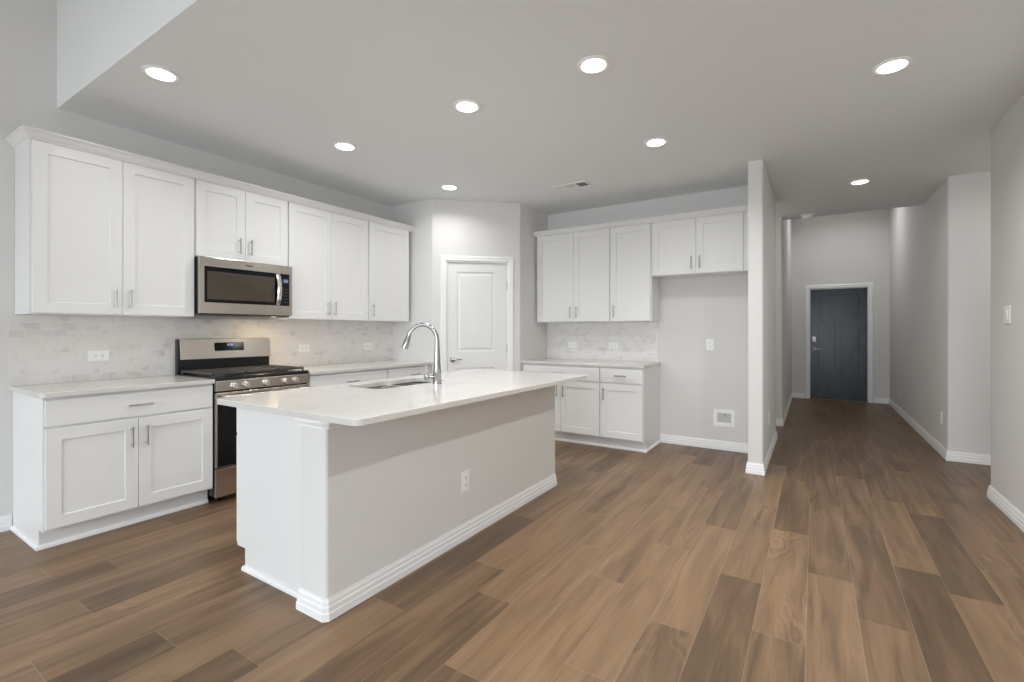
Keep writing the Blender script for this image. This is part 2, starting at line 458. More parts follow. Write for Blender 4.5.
bm = B(); bxs(bm, -4.48, XW, -5.15, 5.7, 0, ZL + .1); struct('wall_left', bm, M_wall)
DL, DR, DH = 0.160, 0.884, 2.070        # pantry door opening along the diagonal
def at(s, d=0.0): p = P1 + PD * s - PN * d; return (p.x, p.y)
bm = B()
prism(bm, round2d([(XW - .02, 4.087), tuple(P1), at(DL), at(DL, .12), (P1.x - .05, P1.y + .12), (XW - .02, 4.207)], [0, BR, 0, 0, 0, 0]), 0, ZC + .05)
prism(bm, round2d([at(DR), tuple(P2), (P3.x, P3.y + .05), (P3.x - .12, P3.y + .05), (P2.x - .12, P2.y + .05), at(DR, .12)], [0, BR, 0, 0, 0, 0]), 0, ZC + .05)
prism(bm, [at(DL), at(DR), at(DR, .12), at(DL, .12)], DH, ZC + .05)
struct('wall_pantry', bm, M_wall, smooth=True)
bm = B(); bxs(bm, -3.1, -.45, YB, YB + .12, 0, ZC + .05); struct('wall_back', bm, M_wall)
bm = B()
prism(bm, round2d([(-.502, 4.70), (-.38, 4.70), (-.38, 6.385), (-.502, 6.385)], [BR, BR, BR, 0]), 0, ZC + .05)
struct('wall_fridge_return', bm, M_wall, smooth=True)
bm = B()
prism(bm, round2d([(-1.8, 7.256), (-.36, 7.256), (-.36, 10.6), (-1.8, 10.6)], [0, BR, 0, 0]), 0, ZF + .05)
struct('wall_hall_left', bm, M_wall, smooth=True)
bm = B(); bxs(bm, -1.9, -1.8, 5.5, 10.6, 0, ZF + .05); bxs(bm, -1.9, -.4, 6.265, 6.384, 0, ZC + .05); struct('wall_passage', bm, M_wall)
EL, ER, EH = -.075, .808, 2.045         # entry door opening
bm = B()
bxs(bm, -.5, EL, 10.45, 10.6, 0, ZF + .05); bxs(bm, ER, 1.2, 10.45, 10.6, 0, ZF + .05); bxs(bm, EL, ER, 10.45, 10.6, EH, ZF + .05)
struct('wall_entry', bm, M_wall)
bm = B(); prism(bm, round2d([(1.1, 6.2), (3.1, 6.2), (3.1, 10.6), (1.1, 10.6)], [BR, 0, 0, 0]), 0, ZF + .05)
struct('wall_hall_right', bm, M_wall, smooth=True)
bm = B(); prism(bm, round2d([(1.127, -.85), (1.25, -.85), (1.25, 4.99), (1.127, 4.99)], [0, 0, 0, BR]), 0, ZL + .1)
bxs(bm, 1.127, 1.25, -5.15, -3.55, 0, ZL + .1); bxs(bm, 1.127, 1.25, -3.55, -.85, 2.3, ZL + .1)
struct('wall_right', bm, M_wall, smooth=True)
bm = B(); bxs(bm, 3.0, 3.1, 4.8, 6.25, 0, ZC + .05); bxs(bm, 1.2, 3.1, 4.75, 4.87, 0, ZC + .05); struct('wall_side_passage', bm, M_wall)
# living-room wall behind the camera with its three window openings
bm = B()
WX = (-3.35, -1.6, .15)
edges = [XW - .05]
for w in WX: edges += [w - .75, w + .75]
edges += [1.2]
for i in range(0, len(edges), 2): bxs(bm, edges[i], edges[i + 1], -5.15, -5.0, 0, ZL + .1)
for w in WX: bxs(bm, w - .75, w + .75, -5.15, -5.0, 0, .32); bxs(bm, w - .75, w + .75, -5.15, -5.0, 2.58, ZL + .1)
struct('wall_living', bm, M_wall)
for k, w in enumerate(WX):
    bm = B()
    for a0, a1, z0, z1 in ((w - .75, w - .69, .32, 2.58), (w + .69, w + .75, .32, 2.58), (w - .69, w + .69, .32, .38), (w - .69, w + .69, 2.52, 2.58), (w - .69, w + .69, 1.43, 1.47)):
        bxs(bm, a0, a1, -5.12, -5.06, z0, z1)
    struct('window_%d' % (k + 1), bm, M_trim, bevel=0.003)

bm = B()
for a0, a1, z0, z1 in ((-3.55, -3.47, 0, 2.3), (-.93, -.85, 0, 2.3), (-3.47, -.93, 2.22, 2.3), (-3.47, -.93, 0, .08), (-2.24, -2.16, .08, 2.22)): bxs(bm, 1.15, 1.21, a0, a1, z0, z1)
struct('window_4', bm, M_trim, bevel=0.003)  # unseen patio door frame, added along with the side fill light
bm = B(); prism(bm, [(-4.48, 1.053), (3.1, 1.053), (3.1, 7.45), (-4.48, 7.45)], ZC, ZL + .1); struct('ceiling', bm, M_ceil)
bm = B(); bxs(bm, -4.48, 1.25, -5.15, 1.06, ZL, ZL + .1); struct('ceiling_living', bm, M_ceil)
bm = B(); bxs(bm, -1.9, 3.1, 7.44, 10.6, ZF, ZF + .1); struct('ceiling_foyer', bm, M_ceil)

# ------------------------------------------------------------------ baseboards
BBP = [(0, 0), (.015, 0), (.015, .032), (.0120, .038), (.0120, .058), (.0085, .064), (.0085, .080), (.005, .088), (.004, .096), (0, .096)]
for nm, path in (('baseboard_left', [(XW, .838), (XW, -5.0)][::-1]),
                 ('baseboard_fridge', [(-1.475, YB), (-.502, YB), (-.502, 4.70), (-.38, 4.70), (-.38, 6.385), (-1.8, 6.385)]),
                 ('baseboard_hall_left', [(-1.8, 7.256), (-.36, 7.256), (-.36, 10.45), (-.148, 10.45)]),
                 ('baseboard_hall_right', [(.881, 10.45), (1.1, 10.45), (1.1, 6.2), (3.0, 6.2)]),
                 ('baseboard_right', [(3.0, 4.87 + .12), (1.127, 4.99), (1.127, -.85)]),
                 ('baseboard_pantry_left', [tuple(P1), at(.090)]), ('baseboard_pantry_right', [at(.952), tuple(P2), (P2.x, 4.86)])):
    bm = B(); sweep(bm, path, BBP); struct(nm, bm, M_trim)

# ------------------------------------------------------------------ door casings and doors
CASP = [(0, 0.0), (0, .010), (.012, .017), (.030, .015), (.050, .019), (.066, .012), (.070, .0)]
def casing(name, fr, a0, a1, z1, w=.070, stop=-.068):
    """three mitred lengths of moulded casing around an opening (a0..a1, top z1)"""
    bm = B()
    prof = [(o / .070 * w, h) for o, h in CASP]
    rings = []
    for (ax, zx, sa, sz) in ((a0, 0, -1, 0), (a0, z1, -1, 1), (a1, z1, 1, 1), (a1, 0, 1, 0)):
        rings.append([bm.verts.new(fr(ax + sa * o, h + .0005, zx + sz * o)) for o, h in prof])
    k = len(prof)
    for a, b in zip(rings, rings[1:]):
        for i in range(k - 1): bm.faces.new((a[i], a[i + 1], b[i + 1], b[i]))
    bm.faces.new(rings[0]); bm.faces.new(rings[-1])
    # jamb lining
    box(bm, fr, a0 - .002, a0 + .012, -.10, .004, 0, z1); box(bm, fr, a1 - .012, a1 + .002, -.10, .004, 0, z1); box(bm, fr, a0, a1, -.10, .004, z1 - .012, z1 + .002)
    # stop behind the leaf
    box(bm, fr, a0 + .012, a0 + .024, -.10, stop, 0, z1); box(bm, fr, a1 - .024, a1 - .012, -.10, stop, 0, z1); box(bm, fr, a0, a1, -.10, stop, z1 - .024, z1)
    return struct(name, bm, M_trim)

def lever(fr, a, z, n, dirn, parent, length=.105):
    bm = B()
    lathe(bm, fr(a, n, z), fr.N, [(.031, 0), (.031, .006), (.026, .012), (.012, .016), (.011, .045), (0, .046)], 24)
    tube(bm, [fr(a, n + .040, z), fr(a + dirn * .02, n + .045, z), fr(a + dirn * .06, n + .045, z + .004), fr(a + dirn * length, n + .038, z + .001)], [.010, .010, .0085, .006], 12)
    return obj('lever_handle', bm, M_nickel, parent, smooth=True)

casing('trim_1', PANTRY, DL, DR, DH, .066, -.049)
bm = B(); a0, a1 = DL + .014, DR - .014
panel_door(bm, PANTRY, a0, a1, -.047, -.011, .012, DH - .015, [(.283, .722, 1.03, 1.95), (.283, .722, .24, .84)])
d1 = struct('door_1', bm, M_door)
lever(PANTRY, DL + .072, .935, -.011, 1, d1)
for z in (.25, 1.06, 1.80):
    bm = B(); tube(bm, [PANTRY(DR - .012, -.006, z - .045), PANTRY(DR - .012, -.006, z + .045)], .0075, 10); obj('hinge', bm, M_nickel, d1, smooth=True)

ENTRY = Fr((0, 10.45, 0), (1, 0, 0), (0, -1, 0))
casing('trim_2', ENTRY, EL, ER, EH)
bm = B(); box(bm, ENTRY, EL, ER, -.12, .02, 0, .014); struct('trim_3', bm, M_thresh, bevel=.004)
bm = B()
panel_door(bm, ENTRY, EL + .013, ER - .013, -.066, -.022, .016, EH - .014,
           [(.065, .668, 1.52, 1.92), (.065, .325, .40, 1.42), (.408, .668, .40, 1.42)], rec=.012, slope=.02, raised=False)
# sill ledge across the bottom rail
box(bm, ENTRY, .065, .668, -.024, -.012, .10, .33)
d2 = struct('door_2', bm, M_navy)
lever(ENTRY, EL + .075, .925, -.022, 1, d2, .11)
bm = B()
lathe(bm, ENTRY(EL + .075, -.022, 1.085), ENTRY.N, [(.030, 0), (.030, .012), (.024, .02), (0, .021)], 24)
box(bm, ENTRY, EL + .045, EL + .105, -.022, -.006, 1.06, 1.16)
obj('deadbolt', bm, M_nickel, d2, bevel=.003)
for z in (.25, 1.0, 1.8):
    bm = B(); tube(bm, [ENTRY(ER - .010, -.016, z - .05), ENTRY(ER - .010, -.016, z + .05)], .008, 10); obj('hinge', bm, M_nickel, d2, smooth=True)

# ------------------------------------------------------------------ cabinets
def pull(fr, a, z, n, vertical, parent, L=.130):
    bm = B(); r = .0055; st = .030
    if vertical:
        e = lambda s, d: fr(a, n + d, z + s)
    else:
        e = lambda s, d: fr(a + s, n + d, z)
    tube(bm, [e(-L / 2, st), e(L / 2, st)], r, 12)
    for s in (-.048, .048): tube(bm, [e(s, 0), e(s, st)], .0042, 10)
    return obj('handle', bm, M_nickel, parent, smooth=True)

TOE, BASEZ = .115, .884
def base_cabinet(fr, a0, a1, label, depth, doors, drawers, toe_a0=None, shoe=None, group='white base cabinets'):
    """depth: wall to carcass face. doors / drawers: lists of (a0, a1, handle a)"""
    t = thing('base_cabinet', label, 'cabinet', fr((a0 + a1) / 2, depth / 2, 0), group)
    bm = B()
    prof = [(0.002, 0), (depth - .075, 0), (depth - .075, TOE), (depth, TOE), (depth, BASEZ), (.002, BASEZ)]
    L0 = [bm.verts.new(fr(a0, n, z)) for n, z in prof]; L1 = [bm.verts.new(fr(a1, n, z)) for n, z in prof]
    k = len(prof)
    for i in range(k): bm.faces.new((L0[i], L0[(i + 1) % k], L1[(i + 1) % k], L1[i]))
    bm.faces.new(L0); bm.faces.new(L1[::-1])
    obj('carcass', bm, M_cab, t)
    for d0, d1, h in doors:
        bm = B(); shaker(bm, fr, d0, d1, depth + .001, depth + .020, .128, .703, .068)
        d = obj('door', bm, M_cab, t)
        pull(fr, h, .590, depth + .019, True, d)
    for d0, d1, h in drawers:
        d = bx('drawer', fr, (d0, d1, depth + .001, depth + .020, .716, .868), M_cab, t, .002)
        pull(fr, h, .792, depth + .019, False, d)
    SH = [(0, 0), (.013, 0), (.013, .012), (.010, .020), (.005, .024), (0, .025)]
    if shoe:
        bm = B(); sweep(bm, [tuple(fr(a, n, 0))[:2] for a, n in shoe], SH); obj('shoe_molding', bm, M_trim, t)
    return t

D0 = .620
base_cabinet(LEFT, .842, 1.747, 'white base cabinet left of the range, wide drawer over two shaker doors', D0,
             [(.850, 1.2895, 1.251), (1.2925, 1.739, 1.331)], [(.850, 1.739, 1.297)], shoe=[(1.747, .545), (.842, .545), (.842, .004)][::-1])
base_cabinet(LEFT, 2.520, 3.418, 'white base cabinet right of the range under the long counter, mostly behind the island', D0,
             [(2.528, 2.9675, 2.929), (2.9705, 3.412, 3.009)], [(2.528, 3.412, 2.970)], shoe=[(2.520, .545), (3.418, .545)])
base_cabinet(LEFT, 3.420, 4.084, 'white base cabinet next to the pantry corner, behind the island sink', D0,
             [(3.426, 4.020, 3.470)], [(3.426, 4.020, 3.807)], shoe=[(3.420, .545), (4.084, .545)])
base_cabinet(BACK, -2.932, -1.953, 'white two-door base cabinet on the back wall, left half hidden by the island', D0,
             [(-2.905, -2.4265, -2.465), (-2.4235, -1.960, -2.385)], [(-2.905, -1.960, -2.43)], shoe=[(-2.932, .545), (-1.953, .545)])
base_cabinet(BACK, -1.951, -1.483, 'narrow white base cabinet beside the fridge space, one drawer over one door', D0,
             [(-1.945, -1.491, -1.905)], [(-1.945, -1.491, -1.718)], shoe=[(-1.951, .545), (-1.483, .545), (-1.483, .004)])

def upper_cabinet(fr, a0, a1, z0, z1, label, depth, doors, hz, group='white wall cabinets', filler=None):
    t = thing('wall_cabinet', label, 'cabinet', fr((a0 + a1) / 2, depth / 2, z0), group)
    bx('carcass', fr, (a0, a1, .002, depth, z0, z1), M_cab, t, .001)
    if filler: bx('filler_strip', fr, (filler[0], filler[1], depth - .02, depth + .004, z0, z1), M_cab, t, .001)
    for d0, d1, h in doors:
        bm = B(); shaker(bm, fr, d0, d1, depth + .001, depth + .020, z0 + .006, z1 - .010, .068)
        d = obj('door', bm, M_cab, t); pull(fr, h, hz, depth + .019, True, d)
    return t
DU, U0, U1 = .316, 1.372, 2.440
upper_cabinet(LEFT, .852, 1.757, U0, U1, 'tall white two-door wall cabinet at the open end of the range wall', DU, [(.861, 1.3065, 1.262), (1.3095, 1.751, 1.345)], 1.487)
upper_cabinet(LEFT, 1.759, 2.519, 1.840, U1, 'short white two-door wall cabinet directly above the microwave', DU, [(1.766, 2.1365, 2.084), (2.1395, 2.512, 2.176)], 1.962)
upper_cabinet(LEFT, 2.521, 3.434, U0, U1, 'tall white two-door wall cabinet just right of the microwave', DU, [(2.527, 2.9715, 2.931), (2.9745, 3.428, 3.006)], 1.487)
upper_cabinet(LEFT, 3.436, 4.040, U0, U1, 'single-door white wall cabinet at the pantry end of the range wall', DU, [(3.443, 4.026, 3.485)], 1.487)
upper_cabinet(BACK, -2.918, -1.955, U0, U1, 'tall white two-door wall cabinet on the back wall beside the pantry', DU, [(-2.898, -2.4065, -2.446), (-2.4035, -1.960, -2.366)], 1.487)
upper_cabinet(BACK, -1.953, -1.483, U0, U1, 'tall single-door white wall cabinet between two-door cabinets on the back wall', DU, [(-1.948, -1.496, -1.906)], 1.487)
upper_cabinet(BACK, -1.481, -.560, 1.855, U1, 'short white two-door wall cabinet over the empty fridge space', DU, [(-1.474, -1.0285, -1.070), (-1.0255, -.588, -.990)], 1.972, filler=(-.561, -.505))

# crown on top of the wall cabinets
CRP = [(0, 0), (.006, 0), (.010, .008), (.018, .014), (.034, .036), (.044, .044), (.050, .046), (.050, .056), (0, .056)]
bm = B(); sweep(bm, [(XW + .001, .859), (XW + DU + .014, .859), (XW + DU + .014, 4.084)], CRP, 2.433)
# top board that closes the crown
box(bm, LEFT, .860, 4.083, .003, DU + .01, 2.441, 2.450)
tag(obj('crown_molding', bm, M_cab), 'long white crown molding along the top of the range-wall cabinets', 'molding')
bm = B(); sweep(bm, [(-2.931, YB - DU - .014), (-.505, YB - DU - .014)], CRP, 2.433)
box(bm, BACK, -2.931, -.505, .003, DU + .01, 2.441, 2.450)
tag(obj('crown_molding', bm, M_cab), 'white crown molding along the top of the back-wall cabinets', 'molding')

# ------------------------------------------------------------------ counters and backsplash
def counter(label, pts, radii, z0=.8845, z1=.914):
    bm = B(); prism(bm, round2d(pts, radii, 6), z0, z1)
    return tag(obj('countertop', bm, M_quartz, bevel=.003), label, 'countertop')
CD = .655
counter('white quartz countertop on the cabinet left of the range', [(XW + .001, .826), (XW + CD, .826), (XW + CD, 1.749), (XW + .001, 1.749)], [0, .03, 0, 0])
counter('long white quartz countertop between the range and the pantry corner', [(XW + .001, 2.519), (XW + CD, 2.519), (XW + CD, 4.085), (XW + .001, 4.085)], 0)
counter('white quartz countertop along the back wall beside the fridge space', [(-2.932, YB - CD), (-1.470, YB - CD), (-1.470, YB - .001), (-2.932, YB - .001)], [0, .006, 0, 0])

def backsplash(fr, a0, a1, z0, z1, label):
    bm = B(); box(bm, fr, a0, a1, .0008, .010, z0, z1)
    uvl = bm.loops.layers.uv.new('UVMap')
    inv = fr
    for f in bm.faces:
        for l in f.loops:
            d = l.vert.co - inv.O
            l[uvl].uv = (d.dot(inv.A) + 10.0, d.z - z0 + .509)
    return tag(obj('tile_backsplash', bm, M_tile), label, 'backsplash')
backsplash(LEFT, .824, 4.086, .9145, 1.3715, 'grey-veined marble subway tile backsplash behind the range')
backsplash(BACK, -2.933, -1.498, .9145, 1.3715, 'grey-veined marble subway tile backsplash on the back wall')

# ------------------------------------------------------------------ island
IX0, IX1, IY0, IY1 = -1.977, -1.797, 1.308, 3.490
isl = thing('kitchen_island', 'white and grey kitchen island with a wide quartz top standing mid floor', 'kitchen island', ((IX0 - .25), 2.4, 0))
bm = B(); prism(bm, round2d([(IX0, IY0), (IX1, IY0), (IX1, IY1), (IX0, IY1)], [0, .016, .016, 0]), 0, BASEZ - .001)
o = obj('knee_wall', bm, M_wall, isl, smooth=True); o['label'] = 'light grey painted knee wall with rounded corners'
bm = B()
prof = [(-1.978, 0), (-2.545, 0), (-2.545, TOE), (-2.622, TOE), (-2.622, BASEZ - .001), (-1.978, BASEZ - .001)]
YS0, YS1 = 1.360, 3.470
l0 = [bm.verts.new((x, YS0, z)) for x, z in prof]; l1 = [bm.verts.new((x, YS1, z)) for x, z in prof]
for i in range(len(prof)):
    if i == 4: continue      # open under the sink cut-out
    bm.faces.new((l0[i], l0[(i + 1) % 6], l1[(i + 1) % 6], l1[i]))
bm.faces.new(l0); bm.faces.new(l1[::-1])
obj('carcass', bm, M_cab, isl)
ISL = Fr((-2.622, 0, 0), (0, 1, 0), (-1, 0, 0))
for k, (d0, d1) in enumerate(((1.366, 1.820), (1.824, 2.278), (2.282, 2.800))):
    bm = B(); shaker(bm, ISL, d0, d1, .001, .021, .128, .703, .066); d = obj('door', bm, M_cab, isl); pull(ISL, d1 - .05 if k % 2 == 0 else d0 + .05, .59, .020, True, d)
    d = bx('drawer', ISL, (d0, d1, .001, .021, .716, .868), M_cab, isl, .002)
bm = B(); box(bm, ISL, 2.806, 3.464, .001, .026, .11, .868); o = obj('appliance_panel', bm, M_steel, isl, bevel=.003)
bm = B(); sweep(bm, [(IX0, YS0), (IX0, IY0), (IX1 - .012, IY0), (IX1, IY0 + .012), (IX1, IY1 - .012), (IX1 - .012, IY1), (IX0, IY1), (IX0, YS1)], BBP)
o = obj('baseboard', bm, M_trim, isl); o['label'] = 'white stepped baseboard'
bm = B(); sweep(bm, [(-2.545, YS1 - .05), (-2.545, YS0), (IX0 + .002, YS0)], [(0, 0), (.013, 0), (.013, .014), (.008, .024), (0, .026)]); obj('shoe_molding', bm, M_trim, isl)
CAPP = [(0, 0), (.005, 0), (.007, .010), (.016, .020), (.019, .030), (.019, .046), (0, .046)]
bm = B(); sweep(bm, [(IX0, YS0), (IX0, IY0), (IX1 - .012, IY0), (IX1, IY0 + .012), (IX1, IY1 - .012), (IX1 - .012, IY1), (IX0, IY1), (IX0, YS1)], CAPP, BASEZ - .047)
obj('cap_molding', bm, M_trim, isl)

# island top with the sink cut-out
TX0, TX1, TY0, TY1 = -2.655, -1.532, 1.257, 3.560
SX0, SX1, SYA, SYB = -2.535, -2.215, 1.985, 2.640
def island_top():
    bm = B()
    outer = round2d([(TX0, TY0), (TX1, TY0), (TX1, TY1), (TX0, TY1)], .040, 8)
    inner = round2d([(SX0, SYA), (SX1, SYA), (SX1, SYB), (SX0, SYB)], .045, 8)
    z0, z1 = .8845, .914
    loops = {}
    for nm, pts in (('o', outer), ('i', inner)):
        for z in (z0, z1): loops[nm, z] = [bm.verts.new((x, y, z)) for x, y in pts]
    for nm in 'oi':
        a, b = loops[nm, z0], loops[nm, z1]; n = len(a)
        for i in range(n): bm.faces.new((a[i], a[(i + 1) % n], b[(i + 1) % n], b[i]))
    for z in (z0, z1):
        A, Bv = loops['o', z], loops['i', z]; n = len(A)   # same count, same order: bridge corner to corner
        for i in range(n): bm.faces.new((A[i], A[(i + 1) % n], Bv[(i + 1) % n], Bv[i]))
    return tag(obj('countertop', bm, M_quartz, bevel=.003), 'large white quartz island countertop with rounded corners and an undermount sink', 'countertop')
island_top()

sk = thing('kitchen_sink', 'stainless double-bowl undermount sink set into the island top', 'sink', ((SX0 + SX1) / 2, 2.34, .70))
def bowl(y0, y1):
    bm = B()
    rings = []
    for ins, z in ((.0, .8835), (.004, .87), (.012, .74), (.030, .715), (.07, .708)):
        rings.append([bm.verts.new((x, y, z)) for x, y in round2d([(SX0 - .008 + ins, y0 + ins), (SX1 + .008 - ins, y0 + ins), (SX1 + .008 - ins, y1 - ins), (SX0 - .008 + ins, y1 - ins)], .045, 6)])
    for a, b in zip(rings, rings[1:]):
        for i in range(len(a)): bm.faces.new((a[i], a[(i + 1) % len(a)], b[(i + 1) % len(b)], b[i]))
    bm.faces.new(rings[-1])
    o = obj('bowl', bm, M_steel_dark, sk, smooth=True)
    m = o.modifiers.new('wall', 'SOLIDIFY'); m.thickness = .002; m.offset = 1
    bm = B(); lathe(bm, ((SX0 + SX1) / 2, (y0 + y1) / 2, .7085), (0, 0, 1), [(.045, 0), (.043, .003), (.03, .001), (0, .0005)], 24); obj('drain', bm, M_chrome, o, smooth=True)
    return o
YD = 2.360
bowl(SYA - .008, YD - .022); bowl(YD + .022, SYB + .008)
bx('divider', WORLD, (SX0 - .004, SX1 + .004, YD - .023, YD + .023, .80, .8838), M_knob, sk, .004)

# faucet
FX, FY = -2.130, 2.410
fc = thing('kitchen_faucet', 'tall chrome pull-down gooseneck faucet beside the island sink', 'faucet', (FX, FY, .914))
bm = B(); lathe(bm, (FX, FY, .914), (0, 0, 1), [(.031, 0), (.031, .006), (.0275, .010), (.027, .070), (.0295, .074), (.0295, .084), (.026, .09)], 32); obj('base', bm, M_chrome, fc, smooth=True)
sd = Vector((-.85, -.53, 0)).normalized()
F0 = Vector((FX, FY, 0))
bm = B()
pts = [F0 + Vector((0, 0, z)) for z in (1.002, 1.03, 1.08, 1.13, 1.17, 1.20)]; rad = [.0250, .0240, .0205, .0180, .0160, .0150]
R = .098
for k in range(1, 17):
    th = math.pi * k / 16 * .90
    pts.append(F0 + sd * (R - R * math.cos(th)) + Vector((0, 0, 1.20 + (R + .012) * math.sin(th)))); rad.append(.0142)
tube(bm, pts, rad, 20); obj('neck', bm, M_chrome, fc, smooth=True)
end = pts[-1]; dn = (pts[-1] - pts[-2]).normalized()
dn = (dn + Vector((sd.x * .05, sd.y * .05, -.35))).normalized()
bm = B(); tube(bm, [end - dn * .004, end + dn * .01, end + dn * .03, end + dn * .075, end + dn * .090], [.0155, .0165, .0190, .0240, .0225], 20); obj('spray_head', bm, M_chrome, fc, smooth=True)
hd = Vector((-.45, -.89, 0)).normalized()
bm = B(); h0 = F0 + Vector((0, 0, .960))
tube(bm, [h0 + hd * .02, h0 + hd * .070], .0125, 16); lathe(bm, h0 + hd * .060, hd, [(.019, 0), (.021, .012), (.019, .026), (.0, .028)], 20)
h = obj('valve', bm, M_chrome, fc, smooth=True)
bm = B(); q = h0 + hd * .076
tube(bm, [q + Vector((0, 0, .010)), q + Vector((0, 0, .05)), q + hd * .006 + Vector((0, 0, .098))], [.0052, .0046, .0040], 12); obj('lever', bm, M_chrome, h, smooth=True)

# ------------------------------------------------------------------ range
rg = thing('gas_range', 'stainless gas range with black cooktop between the left base cabinets', 'stove', (XW + .33, 2.137, 0))
RA0, RA1 = 1.7525, 2.5075
bx('body', LEFT, (RA0, RA1, .014, .632, .050, .905), M_black, rg, .003)
for a in (RA0 + .05, RA1 - .05):
    for n in (.08, .57):
        bm = B(); lathe(bm, LEFT(a, n, 0), (0, 0, 1), [(.018, 0), (.018, .01), (.01, .012), (.01, .052)], 12); obj('foot', bm, M_black, rg)
dr = bx('oven_door', LEFT, (RA0 + .001, RA1 - .001, .634, .656, .262, .812), M_steel, rg, .003)
bx('oven_window', LEFT, (RA0 + .012, RA1 - .012, .655, .6585, .268, .742), M_glass, dr, .002)
bm = B()
tube(bm, [LEFT(RA0 + .035, .705, .782), LEFT(RA1 - .035, .705, .782)], .0125, 16)
for a in (RA0 + .06, RA1 - .06): tube(bm, [LEFT(a, .655, .782), LEFT(a, .705, .782)], .010, 12)
obj('handle', bm, M_steel, dr, smooth=True)
bx('storage_drawer', LEFT, (RA0 + .001, RA1 - .001, .634, .656, .046, .254), M_steel, rg, .003)
cp = bx('control_panel', LEFT, (RA0, RA1, .610, .662, .822, .900), M_steel, rg, .004)
for a in (1.877, 1.966, 2.118, 2.280, 2.376):
    bm = B(); lathe(bm, LEFT(a, .661, .856), LEFT.N, [(.026, 0), (.026, .005), (.0225, .007), (.0215, .030), (.019, .033), (0, .033)], 24)
    box(bm, LEFT, a - .003, a + .003, .690, .698, .842, .870)
    obj('knob', bm, M_knob, cp, smooth=True)
bx('front_lip', LEFT, (RA0, RA1, .600, .655, .9005, .928), M_black, rg, .004)
bx('cooktop', LEFT, (RA0, RA1, .060, .602, .9055, .922), M_black, rg, .003)
for (a, n, r) in ((1.88, .20, .040), (1.88, .46, .050), (2.130, .33, .055), (2.380, .20, .040), (2.380, .46, .050)):
    bm = B(); lathe(bm, LEFT(a, n, .9215), (0, 0, 1), [(r, 0), (r, .008), (r * .75, .010), (r * .75, .017), (r * .6, .019), (0, .019)], 24); obj('burner', bm, M_iron, rg, smooth=True)
for g0, g1 in ((1.759, 2.001), (2.005, 2.255), (2.259, 2.501)):
    bm = B(); t = .012; z0, z1 = .938, .954
    for a in (g0, g1 - t, (g0 + g1 - t) / 2): box(bm, LEFT, a, a + t, .095, .592, z0, z1)
    for k in range(6):
        n = .095 + (.592 - .095 - t) * k / 5; box(bm, LEFT, g0, g1, n, n + t, z0, z1)
    for a in (g0, g1 - t):
        for n in (.10, .58): box(bm, LEFT, a, a + t, n, n + t, .921, z0)
    obj('grate', bm, M_iron, rg, bevel=.002)
bg = B()
prof = [(.004, .905), (.058, .905), (.058, 1.040), (.004, 1.040)]
box(bg, LEFT, RA0, RA1, .0125, .056, .900, 1.200)
bgo = obj('backguard', bg, M_black, rg, bevel=.003)
bm = B()
pr = [(.050, 1.032), (.086, 1.034), (.064, 1.202), (.050, 1.204)]
l0 = [bm.verts.new(LEFT(RA0 + .012, n, z)) for n, z in pr]; l1 = [bm.verts.new(LEFT(RA1 - .004, n, z)) for n, z in pr]
for i in range(4): bm.faces.new((l0[i], l0[(i + 1) % 4], l1[(i + 1) % 4], l1[i]))
bm.faces.new(l0); bm.faces.new(l1[::-1])
bp_ = obj('backguard_panel', bm, M_steel, bgo, bevel=.003)
def slant(z): return .086 - (z - 1.034) / (1.202 - 1.034) * .022
def slanted(name, a0, a1, z0, z1, up, mat, parent):
    bm = B(); v = [bm.verts.new(LEFT(a, slant(z) + d, z)) for d in (-.004, up) for z in (z0, z1) for a in (a0, a1)]
    for q in ((0, 1, 3, 2), (4, 6, 7, 5), (0, 4, 5, 1), (2, 3, 7, 6), (0, 2, 6, 4), (1, 5, 7, 3)): bm.faces.new([v[i] for i in q])
    return obj(name, bm, mat, parent)
dp = slanted('display_panel', 2.020, 2.262, 1.098, 1.168, .0015, M_glass, bgo)
bm = B()
def digit(bm, put, a, z, w, h, segs):
    """seven-segment digit"""
    t = h * .14
    R = {'a': (0, w, h - t, h), 'g': (0, w, h / 2 - t / 2, h / 2 + t / 2), 'd': (0, w, 0, t), 'f': (0, t, h / 2, h), 'b': (w - t, w, h / 2, h), 'e': (0, t, 0, h / 2), 'c': (w - t, w, 0, h / 2)}
    for s in segs:
        x0, x1, y0, y1 = R[s]; put(bm, a + x0, a + x1, z + y0, z + y1)
def putS(bm, a0, a1, z0, z1):
    v = [bm.verts.new(LEFT(a, slant(z) + .0023, z)) for a, z in ((a0, z0), (a1, z0), (a1, z1), (a0, z1))]; bm.faces.new(v)
for k, s in enumerate(('bc', 'abged', 'abcdef', 'abcdef')): digit(bm, putS, 2.118 + k * .013 + (0.004 if k > 1 else 0), 1.140, .009, .018, s)
obj('clock_digits', bm, M_lcd, bgo)

